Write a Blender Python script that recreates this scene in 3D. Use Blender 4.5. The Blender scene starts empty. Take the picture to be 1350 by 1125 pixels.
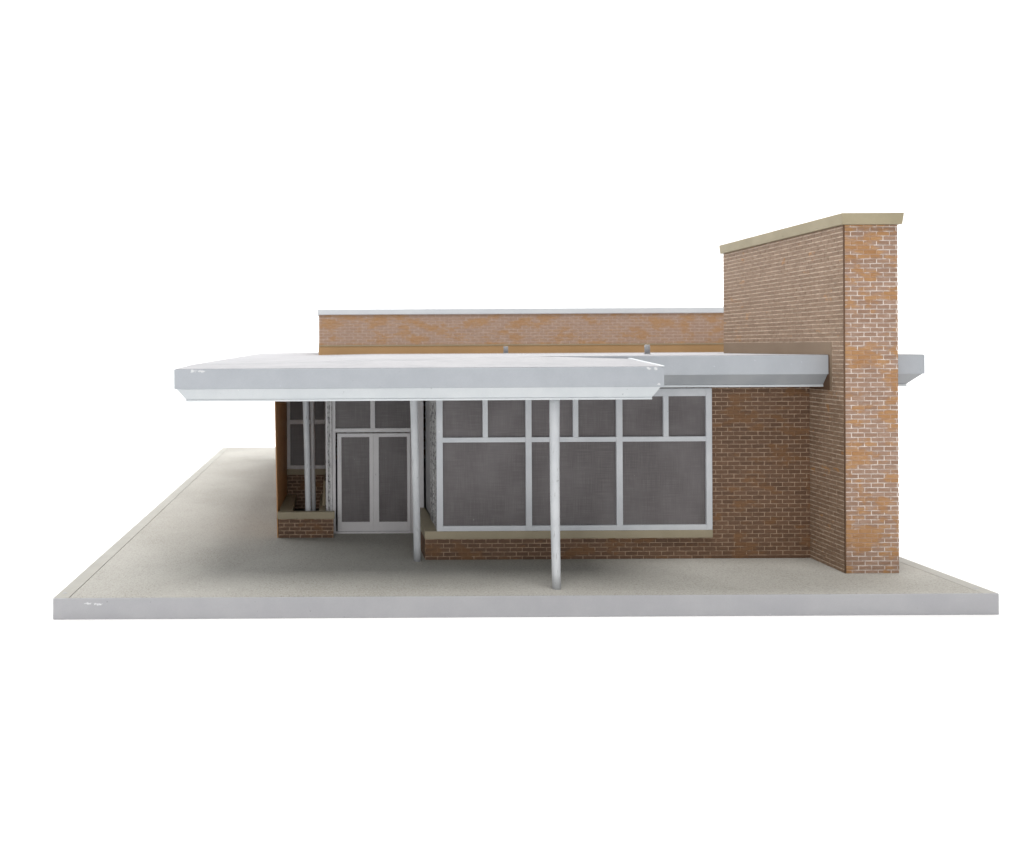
import bpy, bmesh, math, random
from mathutils import Vector

random.seed(7)
S = 0.001            # all measures below are millimetres of the real model
BASE_H = 28.0        # thickness of the display board; heights below are above its top
scene = bpy.context.scene
col = scene.collection

# ------------------------------------------------------------------ camera
cam_data = bpy.data.cameras.new("camera")
cam = bpy.data.objects.new("camera", cam_data)
col.objects.link(cam)
cam.location = (0.0, -1.200, 0.329 + BASE_H * S)
cam.rotation_euler = (math.radians(90), math.radians(0.30), 0.0)
cam_data.sensor_width = 36.0
cam_data.lens = 32.0
cam_data.shift_x = 0.1726
cam_data.shift_y = -0.0774
cam_data.clip_start = 0.02
cam_data.clip_end = 60.0
cam_data.dof.use_dof = True
cam_data.dof.focus_distance = 1.34
cam_data.dof.aperture_fstop = 6.3
scene.camera = cam

# ------------------------------------------------------------------ world, lamps, exposure
world = bpy.data.worlds.new("World")
scene.world = world
world.use_nodes = True
bg = world.node_tree.nodes["Background"]
bg.inputs["Color"].default_value = (0.93, 0.97, 1.0, 1)
bg.inputs["Strength"].default_value = 0.20


def area_lamp(name, loc, target, sx, sy, power, color):
    d = bpy.data.lights.new(name, 'AREA')
    d.shape = 'RECTANGLE'
    d.size, d.size_y = sx, sy
    d.energy = power
    d.color = color
    o = bpy.data.objects.new(name, d)
    col.objects.link(o)
    o.location = loc
    o.rotation_euler = (Vector(target) - Vector(loc)).to_track_quat('-Z', 'Y').to_euler()
    return o


area_lamp("softbox_overhead", (0.25, -1.1, 5.0), (0.25, 0.6, 0.0), 2.6, 2.2, 225, (1.0, 0.985, 0.96))
area_lamp("fill_front", (-0.5, -3.0, 1.0), (0.15, 0.4, 0.1), 2.0, 1.4, 26, (1.0, 0.98, 0.97))  # added fill light, lifts the set-back doors and front faces
area_lamp("backdrop_lamp", (0.5, 1.7, 3.6), (0.5, 3.6, 0.4), 13.0, 0.8, 370, (1, 1, 1))

scene.view_settings.view_transform = 'Standard'
scene.view_settings.look = 'None'
scene.view_settings.exposure = 0.0
scene.view_settings.gamma = 1.0
scene.view_settings.use_curve_mapping = False
scene.render.engine = 'CYCLES'
scene.cycles.max_bounces = 8
scene.cycles.diffuse_bounces = 5


# ------------------------------------------------------------------ materials
class NT:
    def __init__(self, name):
        self.m = bpy.data.materials.new(name)
        self.m.use_nodes = True
        self.t = self.m.node_tree
        self.b = self.t.nodes["Principled BSDF"]

    def n(self, typ, **kw):
        nd = self.t.nodes.new(typ)
        for k, v in kw.items():
            setattr(nd, k, v)
        return nd

    def link(self, a, b):
        self.t.links.new(a, b)

    def coord(self, scale=(1, 1, 1), src='Object', loc=(0, 0, 0)):
        tc = self.n('ShaderNodeTexCoord')
        mp = self.n('ShaderNodeMapping')
        mp.inputs['Scale'].default_value = [s / S for s in scale]   # works in millimetres
        mp.inputs['Location'].default_value = loc
        self.link(tc.outputs[src], mp.inputs['Vector'])
        return mp.outputs['Vector']

    def noise(self, vec, scale, detail=4, rough=0.55):
        nd = self.n('ShaderNodeTexNoise')
        nd.inputs['Scale'].default_value = scale
        nd.inputs['Detail'].default_value = detail
        nd.inputs['Roughness'].default_value = rough
        self.link(vec, nd.inputs['Vector'])
        return nd.outputs['Fac']

    def ramp(self, fac, lo, hi, a=0.0, b=1.0):
        nd = self.n('ShaderNodeMapRange')
        nd.inputs['From Min'].default_value = lo
        nd.inputs['From Max'].default_value = hi
        nd.inputs['To Min'].default_value = a
        nd.inputs['To Max'].default_value = b
        nd.interpolation_type = 'SMOOTHSTEP'
        self.link(fac, nd.inputs['Value'])
        return nd.outputs['Result']

    def math(self, op, a, b):
        nd = self.n('ShaderNodeMath', operation=op)
        for i, v in enumerate((a, b)):
            if isinstance(v, (int, float)):
                nd.inputs[i].default_value = v
            else:
                self.link(v, nd.inputs[i])
        return nd.outputs[0]

    def mix(self, fac, a, b, mode='MIX'):
        nd = self.n('ShaderNodeMix', data_type='RGBA', blend_type=mode)
        if isinstance(fac, (int, float)):
            nd.inputs[0].default_value = fac
        else:
            self.link(fac, nd.inputs[0])
        for i, v in ((6, a), (7, b)):
            if isinstance(v, (tuple, list)):
                nd.inputs[i].default_value = (*v, 1)
            else:
                self.link(v, nd.inputs[i])
        return nd.outputs[2]

    def attr(self, name):
        nd = self.n('ShaderNodeAttribute', attribute_name=name)
        return nd.outputs['Fac']

    def finish(self, color, rough=0.6, bump=None, strength=0.2, dist=0.4, spec=0.4):
        if isinstance(color, (tuple, list)):
            self.b.inputs['Base Color'].default_value = (*color, 1)
        else:
            self.link(color, self.b.inputs['Base Color'])
        if isinstance(rough, (int, float)):
            self.b.inputs['Roughness'].default_value = rough
        else:
            self.link(rough, self.b.inputs['Roughness'])
        self.b.inputs['Specular IOR Level'].default_value = spec
        if bump is not None:
            bp = self.n('ShaderNodeBump')
            bp.inputs['Strength'].default_value = strength
            bp.inputs['Distance'].default_value = dist * S
            self.link(bump, bp.inputs['Height'])
            self.link(bp.outputs['Normal'], self.b.inputs['Normal'])
        return self.m


def orange_mask(t, lo, hi, use_rnd, seed=0.0, amt=0.12):
    v = t.coord((1, 1, 1.9), loc=(seed, seed * 2, 0))
    f = t.noise(v, 0.026, 3, 0.6)
    if use_rnd:
        r = t.math('MULTIPLY_ADD' if False else 'MULTIPLY', t.attr('rnd'), amt)
        f = t.math('ADD', f, t.math('SUBTRACT', r, amt / 2))
    return t.ramp(f, lo, hi)


def brick_materials(tag, mauve1, mauve2, orange1, orange2, mortar, thr, wash=0.25, seed=0.0, soft=0.045, amt=0.12):
    t = NT(tag + "_brick")
    mask = orange_mask(t, thr - soft, thr + soft, True, seed, amt)
    r = t.attr('rnd2')
    v = t.coord()
    fine = t.noise(v, 0.9, 3, 0.7)
    streak = t.noise(t.coord((0.12, 0.12, 0.6)), 1.0, 4, 0.6)
    m = t.mix(r, mauve1, mauve2)
    o = t.mix(r, orange1, orange2)
    c = t.mix(mask, m, o)
    c = t.mix(t.ramp(streak, 0.45, 0.85, 0, wash), c, tuple(x * 1.0 for x in mortar))
    c = t.mix(t.ramp(fine, 0.35, 0.75, 0.0, 0.45), c, t.mix(1.0, c, (0.62, 0.58, 0.55), 'MULTIPLY'))
    bm_ = t.finish(c, 0.62, fine, 0.5, 0.35, 0.35)
    t = NT(tag + "_mortar")
    mask = orange_mask(t, thr - 0.02, thr + 0.04, False, seed)
    v = t.coord()
    thin = t.noise(v, 0.11, 4, 0.65)
    c = t.mix(t.ramp(thin, 0.36, 0.60), tuple(0.45 * x + 0.55 * y for x, y in zip(mortar, mauve1)), mortar)
    c = t.mix(mask, c, t.mix(0.25, orange1, mortar))
    mo = t.finish(c, 0.8, t.noise(v, 1.4, 2), 0.4, 0.2, 0.2)
    return [bm_, mo]


MORTAR = (0.80, 0.72, 0.66)
ORANGE = ((0.40, 0.205, 0.085), (0.47, 0.255, 0.11))
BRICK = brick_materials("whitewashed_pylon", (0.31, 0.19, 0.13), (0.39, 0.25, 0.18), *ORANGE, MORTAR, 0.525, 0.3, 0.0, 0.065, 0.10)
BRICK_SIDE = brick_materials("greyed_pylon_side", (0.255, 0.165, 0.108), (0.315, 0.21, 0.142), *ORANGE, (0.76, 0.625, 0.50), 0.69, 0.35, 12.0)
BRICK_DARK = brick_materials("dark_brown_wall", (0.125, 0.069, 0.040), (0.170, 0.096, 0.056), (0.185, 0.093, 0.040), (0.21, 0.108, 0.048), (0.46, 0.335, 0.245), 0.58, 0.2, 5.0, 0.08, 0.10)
BRICK_REAR = brick_materials("rear", (0.41, 0.275, 0.205), (0.43, 0.29, 0.215), (0.45, 0.25, 0.115), (0.46, 0.265, 0.125), (0.54, 0.42, 0.345), 0.545, 1.0, 31.0, 0.14, 0.03)


def paint(name, c, c2, rough=0.5, chips=(), wear=0.0, wear_color=(0.2, 0.19, 0.18), grain=0.25):
    t = NT(name)
    v = t.coord()
    big = t.noise(v, 0.018, 4, 0.6)
    f = t.noise(v, 0.8, 3, 0.6)
    k = t.mix(t.ramp(big, 0.3, 0.7), c, c2)
    k = t.mix(t.ramp(f, 0.3, 0.8, 0, 0.22), k, tuple(x * 0.8 for x in c))
    if wear:
        s = t.noise(t.coord((0.45, 0.45, 0.05)), 1.0, 5, 0.7)
        k = t.mix(t.ramp(s, 0.62 - 0.2 * wear, 0.72 - 0.12 * wear), k, wear_color)
    # scattered little specks of dirt and lost paint
    sp = t.noise(v, 0.16, 2, 0.5)
    k = t.mix(t.ramp(sp, 0.74, 0.77, 0, 0.6), k, tuple(x * 0.45 for x in c))
    k = t.mix(t.ramp(sp, 0.24, 0.20, 0, 0.7), k, tuple(min(0.85, x * 1.6) for x in c))
    if chips:
        sep = t.n('ShaderNodeSeparateXYZ')
        t.link(v, sep.inputs[0])
        edge = t.noise(t.coord((0.35, 0.35, 0.5)), 1.0, 3, 0.6)
        for (cx, cz, rx, rz) in chips:      # places where the paint has flaked off the edge
            dx = t.math('DIVIDE', t.math('SUBTRACT', sep.outputs[0], cx), rx)
            dz = t.math('DIVIDE', t.math('SUBTRACT', sep.outputs[2], cz), rz)
            d2 = t.math('ADD', t.math('MULTIPLY', dx, dx), t.math('MULTIPLY', dz, dz))
            d2 = t.math('ADD', d2, t.math('MULTIPLY', edge, 3.2))
            k = t.mix(t.ramp(d2, 1.95, 1.75), k, (0.66, 0.67, 0.68))
    return t.finish(k, rough, f, grain, 0.3)


def worn_boards():
    t = NT("flaking_grey_board_paint")
    v = t.coord((1, 0.16, 0.30))
    f = t.noise(v, 0.55, 5, 0.72)
    g = t.noise(t.coord((1, 0.2, 0.02)), 0.5, 3, 0.6)
    k = t.mix(t.ramp(g, 0.35, 0.65), (0.40, 0.40, 0.40), (0.62, 0.62, 0.62))
    k = t.mix(t.ramp(f, 0.50, 0.58), k, (0.12, 0.12, 0.125))
    return t.finish(k, 0.7, f, 0.6, 0.8)


M = {}
M['fascia'] = paint("grey_white_fascia_paint", (0.40, 0.425, 0.46), (0.44, 0.465, 0.50), 0.45, chips=((-489, 298.5, 6, 3), (-479, 297.5, 7, 2.6), (116, 298.5, 5, 3), (127, 299, 4, 3.5), (131, 277, 3, 3)))
M['roof_top'] = paint("roof_covering", (0.33, 0.33, 0.345), (0.385, 0.38, 0.395), 0.8, grain=0.7)
M['white'] = paint("white_trim_paint", (0.60, 0.635, 0.66), (0.66, 0.69, 0.71), 0.45)
M['soffit'] = paint("grey_soffit_paint", (0.30, 0.32, 0.345), (0.35, 0.365, 0.385), 0.55)
M['frame'] = paint("window_frame_paint", (0.56, 0.585, 0.62), (0.64, 0.66, 0.69), 0.45)
M['door'] = paint("door_paint", (0.64, 0.63, 0.65), (0.70, 0.69, 0.70), 0.45)
M['worn'] = paint("worn_grey_paint", (0.42, 0.43, 0.44), (0.5, 0.51, 0.52), 0.6, wear=0.35, wear_color=(0.14, 0.14, 0.145))
M['worn_side'] = worn_boards()
M['post'] = paint("post_paint", (0.52, 0.54, 0.57), (0.62, 0.64, 0.66), 0.4, wear=0.12, wear_color=(0.3, 0.3, 0.3))
M['stone'] = paint("tan_coping_paint", (0.36, 0.31, 0.205), (0.43, 0.37, 0.25), 0.6)
M['stone_dark'] = paint("tan_sill_paint", (0.32, 0.275, 0.19), (0.37, 0.32, 0.225), 0.6)
M['plain'] = paint("plain_orange_brown_plastic", (0.52, 0.27, 0.11), (0.57, 0.30, 0.13), 0.5)
M['trim_brown'] = paint("plain_brown_plastic", (0.235, 0.165, 0.11), (0.26, 0.185, 0.125), 0.6)
M['seam_gap_shade'] = paint("dark_brown_seam_gap_shade", (0.10, 0.055, 0.03), (0.14, 0.075, 0.04), 0.7)
M['flashing'] = paint("orange_tan_flashing_paint", (0.44, 0.265, 0.12), (0.48, 0.29, 0.135), 0.6)
M['coping_white'] = paint("blue_white_coping_paint", (0.70, 0.73, 0.76), (0.74, 0.77, 0.79), 0.45)
M['lead'] = paint("grey_pipe_paint", (0.27, 0.27, 0.28), (0.34, 0.34, 0.35), 0.5)
M['soil'] = paint("dark_planter_floor", (0.02, 0.018, 0.015), (0.03, 0.027, 0.022), 0.9)


def glass_material():
    t = NT("smoked_window_film")
    v = t.coord()
    cloud = t.noise(t.coord((1, 1, 0.7)), 0.014, 3, 0.5)
    weave_x = t.noise(t.coord((0.9, 0.9, 0.03)), 1.0, 2, 0.5)
    weave_z = t.noise(t.coord((0.03, 0.03, 0.9)), 1.0, 2, 0.5)
    w = t.math('ADD', weave_x, weave_z)
    k = t.mix(t.ramp(cloud, 0.35, 0.68), (0.094, 0.084, 0.086), (0.142, 0.130, 0.134))
    k = t.mix(t.ramp(w, 0.85, 1.3, 0, 0.32), k, (0.21, 0.19, 0.195))
    k = t.mix(t.ramp(t.noise(v, 0.12, 2), 0.765, 0.78, 0, 0.4), k, (0.3, 0.29, 0.28))
    r = t.ramp(cloud, 0.3, 0.7, 0.32, 0.5)
    return t.finish(k, r, w, 0.12, 0.2, 0.45)


M['glass'] = glass_material()


def base_top_material():
    t = NT("grey_beige_ground_flock")
    v = t.coord()
    g = t.noise(v, 0.42, 5, 0.75)
    g2 = t.noise(v, 0.16, 3, 0.6)
    big = t.noise(v, 0.006, 4, 0.55)
    k = t.mix(t.ramp(big, 0.32, 0.68), (0.285, 0.274, 0.246), (0.345, 0.333, 0.305))
    k = t.mix(t.ramp(g, 0.35, 0.75, 0.0, 0.75), k, (0.47, 0.46, 0.43))
    k = t.mix(t.ramp(g, 0.46, 0.30, 0.0, 0.8), k, (0.16, 0.152, 0.135))
    k = t.mix(t.ramp(g2, 0.70, 0.76, 0.0, 0.45), k, (0.15, 0.14, 0.12))
    scr = t.noise(t.coord((0.16, 0.022, 0.1), loc=(3, 1, 0)), 1.0, 3, 0.6)
    k = t.mix(t.ramp(scr, 0.715, 0.745, 0, 0.5), k, (0.5, 0.49, 0.46))
    return t.finish(k, 0.85, g, 0.45, 0.5, 0.2)


M['ground'] = base_top_material()
M['board'] = paint("pale_grey_board_paint", (0.395, 0.395, 0.415), (0.43, 0.43, 0.445), 0.55, chips=((-326, 21, 9, 2), (-314, 20, 8, 2.4)))
M['strip'] = paint("grey_edge_strip_paint", (0.30, 0.29, 0.26), (0.34, 0.33, 0.30), 0.6)
t_ = NT("white_paper")
M['paper'] = t_.finish((0.9, 0.9, 0.9), 0.9, spec=0.1)


# ------------------------------------------------------------------ mesh helpers
def face(bm, pts, mi=0):
    f = bm.faces.new([bm.verts.new(p) for p in pts])
    f.material_index = mi
    return f


def box(bm, x0, x1, y0, y1, z0, z1, mi=0, bevel=0.0):
    vs = [bm.verts.new((x, y, z)) for z in (z0, z1) for y in (y0, y1) for x in (x0, x1)]
    idx = [(0, 2, 3, 1), (4, 5, 7, 6), (0, 1, 5, 4), (2, 6, 7, 3), (0, 4, 6, 2), (1, 3, 7, 5)]
    fs = [bm.faces.new([vs[i] for i in q]) for q in idx]
    for f in fs:
        f.material_index = mi
    if bevel:
        es = list({e for f in fs for e in f.edges})
        bmesh.ops.bevel(bm, geom=es, offset=bevel, segments=2, affect='EDGES', profile=0.6)


def frustum(bm, bot, top, z0, z1, mi=0, bevel=0.0):
    # bot / top: (x0, x1, y0, y1) ; z0 / z1 may be functions of (x, y)
    zf0 = z0 if callable(z0) else (lambda x, y: z0)
    zf1 = z1 if callable(z1) else (lambda x, y: z1)
    vs = []
    for (x0, x1, y0, y1), zf in ((bot, zf0), (top, zf1)):
        for y in (y0, y1):
            for x in (x0, x1):
                vs.append(bm.verts.new((x, y, zf(x, y))))
    idx = [(0, 2, 3, 1), (4, 5, 7, 6), (0, 1, 5, 4), (2, 6, 7, 3), (0, 4, 6, 2), (1, 3, 7, 5)]
    fs = [bm.faces.new([vs[i] for i in q]) for q in idx]
    for f in fs:
        f.material_index = mi
    if bevel:
        es = list({e for f in fs for e in f.edges})
        bmesh.ops.bevel(bm, geom=es, offset=bevel, segments=2, affect='EDGES', profile=0.6)
    return fs


def loft(bm, x_lo, x_hi, y_lo, y_hi, z_lo, z_hi, rise, mi=0, bevel=0.3):
    """slab whose lower and upper outlines differ; x_*, y_* are (start, end)"""
    secs = []
    for k in range(3):
        sec = []
        for (xs, ys, z) in ((x_lo, y_lo, z_lo), (x_hi, y_hi, z_hi)):
            x = (xs[0], 300.0, xs[1])[k]
            for y in ys:
                sec.append(bm.verts.new((x, y, z + rise(x, y))))
        secs.append((sec[0], sec[1], sec[3], sec[2]))
    fs = [bm.faces.new(secs[0]), bm.faces.new(secs[2][::-1])]
    for a, b in zip(secs, secs[1:]):
        for i in range(4):
            fs.append(bm.faces.new((a[i], b[i], b[(i + 1) % 4], a[(i + 1) % 4])))
    for f in fs:
        f.material_index = mi
    if bevel:
        bmesh.ops.recalc_face_normals(bm, faces=fs)
        es = [e for e in {e for f in fs for e in f.edges} if e.calc_face_angle(0) > 0.35]
        bmesh.ops.bevel(bm, geom=es, offset=bevel, segments=2, affect='EDGES', profile=0.6)


def tube(bm, pts, radii, n=20, mi=0):
    rings = []
    for (x, y, z), r in zip(pts, radii):
        rings.append([bm.verts.new((x + r * math.cos(2 * math.pi * i / n), y + r * math.sin(2 * math.pi * i / n), z)) for i in range(n)])
    for a, b in zip(rings, rings[1:]):
        for i in range(n):
            f = bm.faces.new((a[i], a[(i + 1) % n], b[(i + 1) % n], b[i]))
            f.smooth = True
            f.material_index = mi
    bm.faces.new(list(reversed(rings[0]))).material_index = mi
    bm.faces.new(rings[-1]).material_index = mi


BW, BH, MT = 18.7, 6.58, 1.35    # brick pitch, course, joint


def brick_face(bm, origin, u, nrm, width, height, relief=0.7, z_off=0.0, skip=None, u_off=0.0, mi=0, mv=MT, mh=MT, hole=None):
    """bricks standing proud of a mortar sheet; origin is the lower corner, u runs along the wall"""
    o, u, nv, w = Vector(origin), Vector(u), Vector(nrm), Vector((0, 0, 1))
    L1 = bm.faces.layers.float.get('rnd') or bm.faces.layers.float.new('rnd')
    L2 = bm.faces.layers.float.get('rnd2') or bm.faces.layers.float.new('rnd2')
    rows = int((height + z_off) / BH) + 2
    for r in range(-1, rows):
        z0 = max(0.0, r * BH - z_off + mh / 2)
        z1 = min(height, (r + 1) * BH - z_off - mh / 2)
        if z1 - z0 < 0.8:
            continue
        shift = (BW / 2 if r % 2 else 0.0) - u_off
        for c in range(-2, int((width + BW + u_off) / BW) + 2):
            a0 = max(0.0, c * BW + shift + mv / 2)
            a1 = min(width, (c + 1) * BW + shift - mv / 2)
            if hole and hole[1] < (z0 + z1) / 2 < hole[2]:
                a0 = max(a0, hole[0])
            if a1 - a0 < 0.8:
                continue
            if skip and skip(a0, a1, z0, z1):
                continue
            h = relief * random.uniform(0.65, 1.15)
            j = 0.13
            q = [(a0 + random.uniform(-j, j), z0 + random.uniform(-j, j)), (a1 + random.uniform(-j, j), z0 + random.uniform(-j, j)),
                 (a1 + random.uniform(-j, j), z1 + random.uniform(-j, j)), (a0 + random.uniform(-j, j), z1 + random.uniform(-j, j))]
            t = 0.22
            qi = [(q[0][0] + t, q[0][1] + t), (q[1][0] - t, q[1][1] + t), (q[2][0] - t, q[2][1] - t), (q[3][0] + t, q[3][1] - t)]
            lo = [bm.verts.new(o + u * a + w * z - nv * 0.05) for a, z in q]
            hi = [bm.verts.new(o + u * a + w * z + nv * (h + random.uniform(-.06, .06))) for a, z in qi]
            fs = [bm.faces.new(hi)] + [bm.faces.new((lo[i], lo[(i + 1) % 4], hi[(i + 1) % 4], hi[i])) for i in range(4)]
            a, b = random.random(), random.random()
            for f in fs:
                f.material_index = mi
                f[L1], f[L2] = a, b


def obj(name, bm, mats, parent=None, root=None):
    """link a bmesh (world millimetres above the board top) as one mesh object"""
    base = root.location if root is not None else Vector((0, 0, 0))
    for v in bm.verts:
        v.co = Vector((v.co.x * S, v.co.y * S, (v.co.z + BASE_H) * S)) - base
    bmesh.ops.recalc_face_normals(bm, faces=bm.faces)
    me = bpy.data.meshes.new(name)
    bm.to_mesh(me)
    bm.free()
    for m in (mats if isinstance(mats, list) else [mats]):
        me.materials.append(m)
    o = bpy.data.objects.new(name, me)
    col.objects.link(o)
    if parent is not None:
        o.parent = parent
    return o


def thing(name, loc, label, cat):
    o = bpy.data.objects.new(name, None)
    o.empty_display_size = 0.05
    col.objects.link(o)
    o.location = (loc[0] * S, loc[1] * S, (loc[2] + BASE_H) * S)
    o['label'], o['category'] = label, cat
    return o


NB = bmesh.new

# ------------------------------------------------------------------ white paper sweep
bm = NB()
prof = [(-4000, -BASE_H)]
prof += [(2700 + 900 * math.sin(a), -BASE_H + 900 * (1 - math.cos(a))) for a in [i * math.pi / 2 / 24 for i in range(25)]]
prof += [(3600, 5200)]
L = [bm.verts.new((-7000, y, z)) for y, z in prof]
R = [bm.verts.new((7000, y, z)) for y, z in prof]
for i in range(len(prof) - 1):
    f = bm.faces.new((L[i], R[i], R[i + 1], L[i + 1]))
    f.smooth = True
o = obj("background", bm, M['paper'])
o['kind'] = 'structure'

# ------------------------------------------------------------------ display board
BX0, BX1, BY1 = -374.0, 873.0, 1815.0
board = thing("display_board", (0, 0, -BASE_H), "flat pale grey display board carrying the whole brick model building", "display board")
bm = NB(); box(bm, BX0, BX1, 1.0, BY1, -BASE_H, -2.0, 0, 0.5)
obj("core_board", bm, M['board'], board, board)
bm = NB(); box(bm, BX0 + 0.2, BX1 - 0.2, -0.6, 1.0, -BASE_H + 0.3, -0.15, 0, 0.35)
obj("front_edge_strip", bm, M['board'], board, board)
for x0, x1 in ((BX0, BX0 + 20), (BX1 - 20, BX1)):
    bm = NB()
    box(bm, x0, x1, 1.2, BY1, -3.0, -0.15, 0, 0.4)
    for (y, dx) in ((26, 8.5), (1090, 9)):        # countersunk screw heads
        tube(bm, [(x0 + dx, y, -0.3), (x0 + dx, y, 0.08)], [3.2, 2.9], 14, 1)
    obj("edge_strip", bm, [M['strip'], M['lead']], board, board)
for y0, y1 in ((1.2, 1064), (1064.9, BY1)):
    bm = NB(); box(bm, BX0 + 21.2, BX1 - 21.2, y0, y1, -3.0, 0.0, 0, 0.3)
    obj("ground_panel", bm, M['ground'], board, board)

# ------------------------------------------------------------------ building
bld = thing("model_building", (300, 205, 0), "scale model of a low brick building with flat white roof and tall brick pylon", "model building")
D = 205.0


def part(name, bm, mats, parent=None):
    return obj(name, bm, mats, parent or bld, bld)


# front wall: low wall under the windows, full height to their right
bm = NB()
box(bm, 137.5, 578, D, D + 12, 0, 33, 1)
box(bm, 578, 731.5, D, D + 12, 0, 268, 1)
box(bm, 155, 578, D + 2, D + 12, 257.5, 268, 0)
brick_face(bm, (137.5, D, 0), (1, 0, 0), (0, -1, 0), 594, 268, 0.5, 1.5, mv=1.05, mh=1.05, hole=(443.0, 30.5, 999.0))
# clean quoin edge left of the full-height brickwork
box(bm, 578, 580.6, D - 0.5, D + 1, 45.5, 266, 0)
box(bm, 579, 731, D - 0.6, D + 1, 0.1, 4.2, 0)
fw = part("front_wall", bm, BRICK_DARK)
bm = NB(); box(bm, 136, 579, D - 6, D + 14, 33.2, 45, 0, 0.7)
box(bm, 136, 157, D + 14.2, 409, 33.2, 45, 0, 0.7)
part("window_sill", bm, M['stone_dark'])
# brick return under the side window
bm = NB()
box(bm, 137.5, 150, D + 12.2, 409, 0, 33, 1)
brick_face(bm, (137.5, 409, 0), (0, -1, 0), (-1, 0, 0), 203, 33, 0.55, 1.5)
part("side_wall", bm, BRICK_DARK)

# storefront window
FY0, FY1 = 199.0, 205.6
Z0, ZT0, ZT1, Z1, ZTOP = 45.2, 181.5, 189.0, 251.0, 263.0
bm = NB()
vx = [(155, 164.5), (292, 301.2), (431.5, 441), (569.5, 578.5)]
for i, (a, b) in enumerate(vx):
    box(bm, a, b, FY0, FY1, Z0, ZTOP, 0, 0.35)
for (a, b) in ((226.2, 234), (365, 373.2), (504, 512)):
    box(bm, a, b, FY0 + 0.4, FY1, ZT1 + 0.05, Z1 - 0.05, 0, 0.35)
for (a, b) in zip(vx, vx[1:]):
    x0, x1 = a[1] + 0.03, b[0] - 0.03
    box(bm, x0, x1, FY0 + 0.3, FY1, Z0, 53, 0, 0.35)
    box(bm, x0, x1, FY0 + 0.3, FY1, ZT0, ZT1, 0, 0.35)
    box(bm, x0, x1, FY0 + 0.3, FY1, Z1, ZTOP, 0, 0.35)
win = part("storefront_window", bm, M['frame'])
bm = NB(); box(bm, 156, 577.5, FY1 - 1.8, FY1 + 1.0, 46, 258, 0)
part("window_glass", bm, M['glass'], win)

# worn boarded return turning the corner
bm = NB()
for (a, b, x) in ((206.2, 226, 155.2), (226.5, 262, 156.6), (262.5, 300, 155.6), (300.5, 322, 157.2)):
    box(bm, x, 162, a, b, Z0, 264, 0, 0.5)
box(bm, 158.5, 162, 322.3, 406, Z0, 264, 1, 0.4)
part("worn_side_panel", bm, [M['worn_side'], M['lead']])

# entrance, set back
DY = 410.0
bm = NB()
box(bm, -6.5, -0.5, DY - 3, DY + 5, 0, 266, 0, 0.4)
box(bm, 132.5, 155, DY - 3, DY + 5, 0, 266, 0, 0.4)
box(bm, -0.45, 132.45, DY - 3, DY + 5, 178.5, 185.5, 0, 0.4)
box(bm, -0.45, 132.45, DY - 3, DY + 5, 256, 266, 0, 0.4)
box(bm, 61.5, 69.5, DY - 3, DY + 5, 185.55, 255.95, 0, 0.4)
box(bm, -0.45, 132.45, DY - 4, DY + 5, 0, 3.2, 0, 0.4)
df = part("door_frame", bm, M['door'])
bm = NB(); box(bm, -1, 133, DY + 1.5, DY + 4, 185, 257, 0)
part("transom_glass", bm, M['glass'], df)
for (x0, x1, g0, g1) in ((2.6, 66.6, 10, 59.5), (66.75, 131.8, 76, 126)):
    bm = NB()
    y0, y1 = DY - 1.5, DY + 2.5
    box(bm, x0, g0, y0, y1, 3.6, 176.5, 0, 0.4)
    box(bm, g1, x1, y0, y1, 3.6, 176.5, 0, 0.4)
    box(bm, g0 + .02, g1 - .02, y0 + .1, y1, 3.6, 20, 0, 0.4)
    box(bm, g0 + .02, g1 - .02, y0 + .1, y1, 170, 176.5, 0, 0.4)
    dl = part("door_leaf", bm, M['door'])
    bm = NB(); box(bm, g0 - .5, g1 + .5, y0 + 1.6, y1 - 0.6, 19, 171, 0)
    part("door_glass", bm, M['glass'], dl)
# worn pilaster and return wall left of the doors
bm = NB()
box(bm, -18, -6.7, DY - 5, DY + 1, 0, 266, 0, 0.8)
box(bm, -17.6, -14, DY - 6.6, DY - 5.02, 0, 266, 1, 0.4)
box(bm, -10, -7, DY - 6.2, DY - 5.02, 0, 266, 1, 0.4)
part("pilaster", bm, [M['worn_side'], M['door']])
bm = NB(); box(bm, -12, -6.8, DY + 1.2, 559.5, 0, 266, 0, 0.4)
part("return_wall", bm, M['plain'])

# recessed window bay beyond the planter
WY = 560.0
bm = NB()
box(bm, -94, -6.8, WY, WY + 10, 0, 83, 1)
brick_face(bm, (-94, WY, 0), (1, 0, 0), (0, -1, 0), 87, 83, 0.5)
part("recessed_wall", bm, BRICK_DARK)
bm = NB(); box(bm, -94.3, -12.2, WY - 5, WY + 8, 83.2, 94, 0, 0.6)
part("recessed_sill", bm, M['stone_dark'])
bm = NB()
for (a, b) in ((-94, -88), (-60, -54), (-21, -14)):
    box(bm, a, b, WY - 2, WY + 4, 94.2, 266, 0, 0.3)
for (a, b) in ((-88, -60), (-54, -21)):
    for (z0, z1) in ((94.2, 101), (181, 189), (257, 266)):
        box(bm, a + .03, b - .03, WY - 1.7, WY + 4, z0, z1, 0, 0.3)
rw = part("recessed_window", bm, M['door'])
bm = NB(); box(bm, -93.5, -14.5, WY + 1, WY + 3, 95, 265, 0)
part("window_glass", bm, M['glass'], rw)
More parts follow.
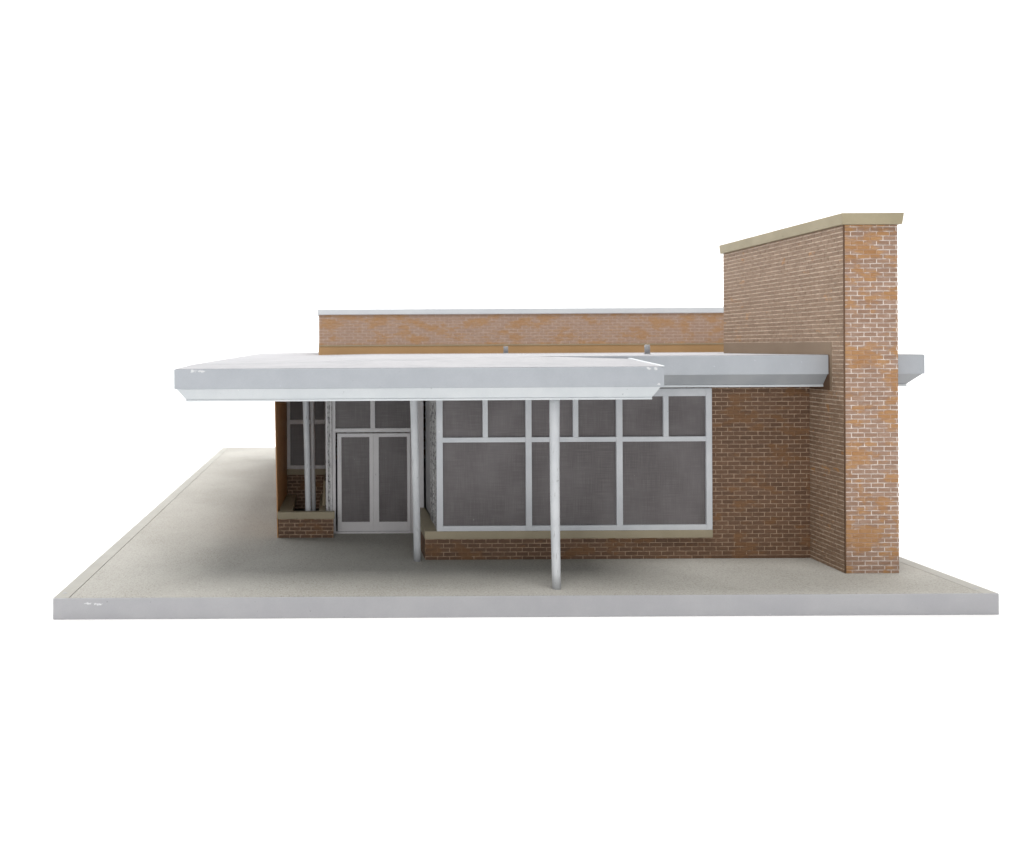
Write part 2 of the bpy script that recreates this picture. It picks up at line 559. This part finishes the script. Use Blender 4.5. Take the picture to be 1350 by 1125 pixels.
# plain end wall
bm = NB()
pl4 = lambda dx, z, f: ((-101.5 - f, 374), (-99.8 - f, 374), (-94.6, WY + 9.8), (-96.6, WY + 9.8))
lo = [bm.verts.new((x, y, 0)) for x, y in pl4(0, 0, 0.6)]
hi = [bm.verts.new((x, y, 267)) for x, y in pl4(0, 0, 4.4)]
bm.faces.new(lo[::-1]); bm.faces.new(hi)
for i in range(4):
    bm.faces.new((lo[i], lo[(i + 1) % 4], hi[(i + 1) % 4], hi[i]))
part("end_wall", bm, M['plain'])
# rest of the shell, behind
bm = NB()
box(bm, -100, -92, WY + 10.2, 1480, 0, 284, 1)
brick_face(bm, (-100, 1480, 0), (0, -1, 0), (-1, 0, 0), 1480 - WY - 11, 284)
part("left_wall", bm, BRICK)
bm = NB()
box(bm, 782, 790, D, 1480, 0, 284, 1)
brick_face(bm, (790, 515, 0), (0, 1, 0), (1, 0, 0), 965, 284)
part("right_wall", bm, BRICK)
bm = NB()
box(bm, -100, 790, 1480.2, 1490, 0, 284, 1)
brick_face(bm, (790, 1490, 0), (-1, 0, 0), (0, 1, 0), 890, 284)
part("back_wall", bm, BRICK)

# main roof slab
RY0, RY1, RX0, RX1 = 151.0, 1500.0, -215.0, 875.0
bm = NB()
sag = lambda x, y: -9.8 * (300 - x) / 515 if (x < 300 and y < 500) else 0.0     # the front left corner droops
loft(bm, (RX0, RX1), (RX0, RX1), (RY0, RY1), (RY0, RY1), 285, 313.2, sag, 0, 0.7)
loft(bm, (RX0 + 1.2, RX1 - 1.2), (RX0 + 1.2, RX1 - 1.2), (RY0 + 1.2, RY1 - 1.2), (RY0 + 1.2, RY1 - 1.2), 312.8, 314.0, sag, 1, 0.1)
roof = part("flat_roof", bm, [M['fascia'], M['roof_top']])
bm = NB()
loft(bm, (RX0 + 18, RX1 - 18), (RX0 + 2, RX1 - 2), (RY0 + 15, RY1 - 15), (RY0 + 2.5, RY1 - 2), 269.5, 284.9, sag, 0, 0.3)
part("roof_soffit", bm, M['soffit'], roof)
bm = NB()
box(bm, 439, RX1 - 18, RY0 + 14.2, RY0 + 18, 266.0, 269.4, 0, 0.3)
part("soffit_lip", bm, M['white'], roof)
for (x, y, r, h) in ((357, 705, 4.8, 15), (533, 355, 4.6, 16.5)):
    bm = NB()
    tube(bm, [(x, y, 313.5), (x, y, 314 + h - 0.6), (x, y, 314 + h)], [r, r, r - 0.7], 20)
    tube(bm, [(x, y, 313.5), (x, y, 315.2)], [r + 2.0, r + 1.2], 20)
    part("vent_pipe", bm, M['lead'], roof)

# entrance canopy, falling gently to the front
CX0, CX1, CY0, CY1 = -215.0, 438.0, 12.0, 150.6


def rise(x, y):
    k = 0.0215 + (x - CX0) / 515 * 0.07 if x < 300 else 0.0915 - (x - 300) / 138 * 0.030
    return k * (y - CY0)


slope = lambda z: (lambda x, y: z + rise(x, y))


bm = NB()
loft(bm, (CX0, CX1), (CX0, CX1), (CY0, CY1), (CY0, CY1), 274, 300.4, rise, 0, 0.7)
loft(bm, (CX0 + 1.3, CX1 - 1.3), (CX0 + 1.3, CX1 - 1.3), (CY0 + 1.3, CY1), (CY0 + 1.3, CY1), 300.0, 301.2, rise, 1, 0.2)
canopy = part("canopy", bm, [M['fascia'], M['roof_top']])
bm = NB()
loft(bm, (CX0 + 15, CX1 - 15), (CX0 + 3, CX1 - 4), (CY0 + 5, CY1), (CY0 + 1.6, CY1), 259.6, 273.9, rise, 0, 0.4)
loft(bm, (CX0 + 15, CX1 - 15), (CX0 + 15, CX1 - 15), (CY0 + 4, CY1), (CY0 + 4, CY1), 256.8, 259.5, rise, 0, 0.4)
part("canopy_trim", bm, M['white'], canopy)
# raised flashing along the canopy's right edge
bm = NB()
frustum(bm, (CX1 - 4, CX1 + 0.6, CY0 - 0.5, CY1), (CX1 - 3.4, CX1 + 0.3, CY0, CY1), slope(301.0), slope(302.4), 0, 0.25)
part("edge_flashing", bm, M['white'], canopy)

# posts
def post(pts, radii, label=None):
    bm = NB()
    tube(bm, pts, radii, 24)
    p = part("support_post", bm, M['post'])
    if label:
        p['label'] = label


def lean(x0, y0, x1, y1, z0, z1, r0, r1, bow=0.0):
    pts, rr = [], []
    for i in range(13):
        k = i / 12
        pts.append((x0 + (x1 - x0) * k + bow * math.sin(math.pi * k), y0 + (y1 - y0) * k, z0 + (z1 - z0) * k))
        rr.append((r0 + (r1 - r0) * k) * random.uniform(0.985, 1.015))
    return pts, rr


post(*lean(298.3, 34, 297, 34, 0, 258.2, 5.9, 6.9, -1.0))
post(*lean(124.5, 199, 119.5, 199, 0, 268, 5.5, 5.8, 0.6))
post(*lean(-48.5, 392, -53, 392, 18, 268, 5.0, 5.6, 0.5))
post(*lean(-41, 470, -43.5, 470, 18, 268, 4.0, 4.2, 0.0))

# pylon
PX0, PX1, PY0, PY1, PZ = 732.0, 809.0, 109.0, 514.0, 501.0
bm = NB()
box(bm, PX0, PX1, PY0, PY1, 0, PZ, 1)
brick_face(bm, (PX0, PY0, 0), (1, 0, 0), (0, -1, 0), PX1 - PX0, PZ, 0.6, 2.0, u_off=9)
box(bm, PX0 - 0.75, PX0 + 1.0, PY0 - 0.75, PY0 + 1.0, 0.1, PZ, 4)
SL0, SL1 = 261.4, 333.4
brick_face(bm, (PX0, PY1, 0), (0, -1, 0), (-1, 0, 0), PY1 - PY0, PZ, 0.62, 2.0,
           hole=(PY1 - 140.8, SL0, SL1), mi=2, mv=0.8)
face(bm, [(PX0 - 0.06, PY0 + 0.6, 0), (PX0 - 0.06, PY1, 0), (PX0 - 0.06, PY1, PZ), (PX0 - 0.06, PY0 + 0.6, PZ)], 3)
brick_face(bm, (PX1, PY0, 0), (0, 1, 0), (1, 0, 0), PY1 - PY0, PZ, 0.6, 2.0)
brick_face(bm, (PX1, PY1, 0), (-1, 0, 0), (0, 1, 0), PX1 - PX0, PZ, 0.6, 2.0)
py = part("brick_pylon", bm, BRICK + BRICK_SIDE + [M['seam_gap_shade']])
bm = NB()
frustum(bm, (PX0 - 4.5, PX1 + 4.5, PY0 - 5, PY1 + 5), (PX0 - 6, PX1 + 6.5, PY0 - 6.5, PY1 + 6), PZ + 0.3, PZ + 16.5, 0, 0.9)
part("pylon_coping", bm, M['stone'], py)
bm = NB()
box(bm, PX0 - 0.7, PX0 + 1, 141.2, PY1 - 0.3, 314.3, SL1 - 0.2, 0, 0.2)
box(bm, PX0 - 0.7, PX0 + 1, 141.2, 147.0, SL0, 314.2, 0, 0.2)
box(bm, PX0 - 0.3, PX0 + 1, 147.1, PY1 - 0.3, SL0, 314.2, 1)  # dark sheet, paints in the shade of the gap at the roof end
part("roof_slot_panel", bm, [M['trim_brown'], M['seam_gap_shade']], py)

# rear raised block
UX0, UX1, UY0, UY1 = -35.0, 850.0, 770.0, 1440.0
bm = NB()
box(bm, UX0, UX1, UY0, UY1, 303, 399, 1)
brick_face(bm, (UX0, UY0, 333), (1, 0, 0), (0, -1, 0), UX1 - UX0, 66, 0.4)
brick_face(bm, (UX0, UY1, 333), (0, -1, 0), (-1, 0, 0), UY1 - UY0, 66, 0.4)
brick_face(bm, (UX1, UY0, 333), (0, 1, 0), (1, 0, 0), UY1 - UY0, 66, 0.4)
ub = part("raised_block", bm, BRICK_REAR)
bm = NB()
frustum(bm, (UX0 - 3, UX1 + 3, UY0 - 3, UY1 + 3), (UX0 - 3.5, UX1 + 3.5, UY0 - 3.5, UY1 + 3.5), 399.2, 411, 0, 0.8)
part("block_coping", bm, M['coping_white'], ub)
bm = NB()
box(bm, UX0 - 1, UX1 + 1, UY0 - 1.5, UY0 - 0.1, 305, 331, 0, 0.2)
box(bm, UX0 - 1, UX1 + 1, UY0 - 2.5, UY0 - 0.1, 331.1, 333.4, 1, 0.2)
part("block_flashing", bm, [M['flashing'], M['stone']], ub)

# ------------------------------------------------------------------ planter
pl = thing("brick_planter", (-52, 465, 0), "low brick planter with tan cap below the recessed window left of the doors", "planter")
bm = NB()
x0, x1, y0, y1 = -99.5, -4.5, 373.0, 558.0
box(bm, x0, x1, y0, y0 + 8, 0, 33, 1)
box(bm, x0, x0 + 8, y0 + 8.1, y1, 0, 33, 1)
box(bm, -27, -19.5, y0 + 8.1, y1, 0, 33, 1)
brick_face(bm, (x0, y0, 0), (1, 0, 0), (0, -1, 0), x1 - x0, 33, 0.6, 1.0)
obj("planter_wall", bm, BRICK_DARK, pl, pl)
bm = NB()
box(bm, x0 - 2, -2.5, y0 - 4, y0 + 9, 33.2, 45, 0, 0.9)
box(bm, x0 + 0.2, -76, y0 + 9.1, y1, 33.2, 45, 0, 0.9)
box(bm, -30, -18.5, y0 + 9.1, y1, 33.2, 45, 0, 0.9)
frustum(bm, (-25, -18.6, 430, 552), (-23, -18.6, 470, 552), 45.1, 84, 0, 0.9)
obj("planter_cap", bm, M['stone_dark'], pl, pl)
bm = NB(); box(bm, -91, -27.5, y0 + 8.2, y1, 0.5, 17.5, 0)
obj("planter_soil", bm, M['soil'], pl, pl)
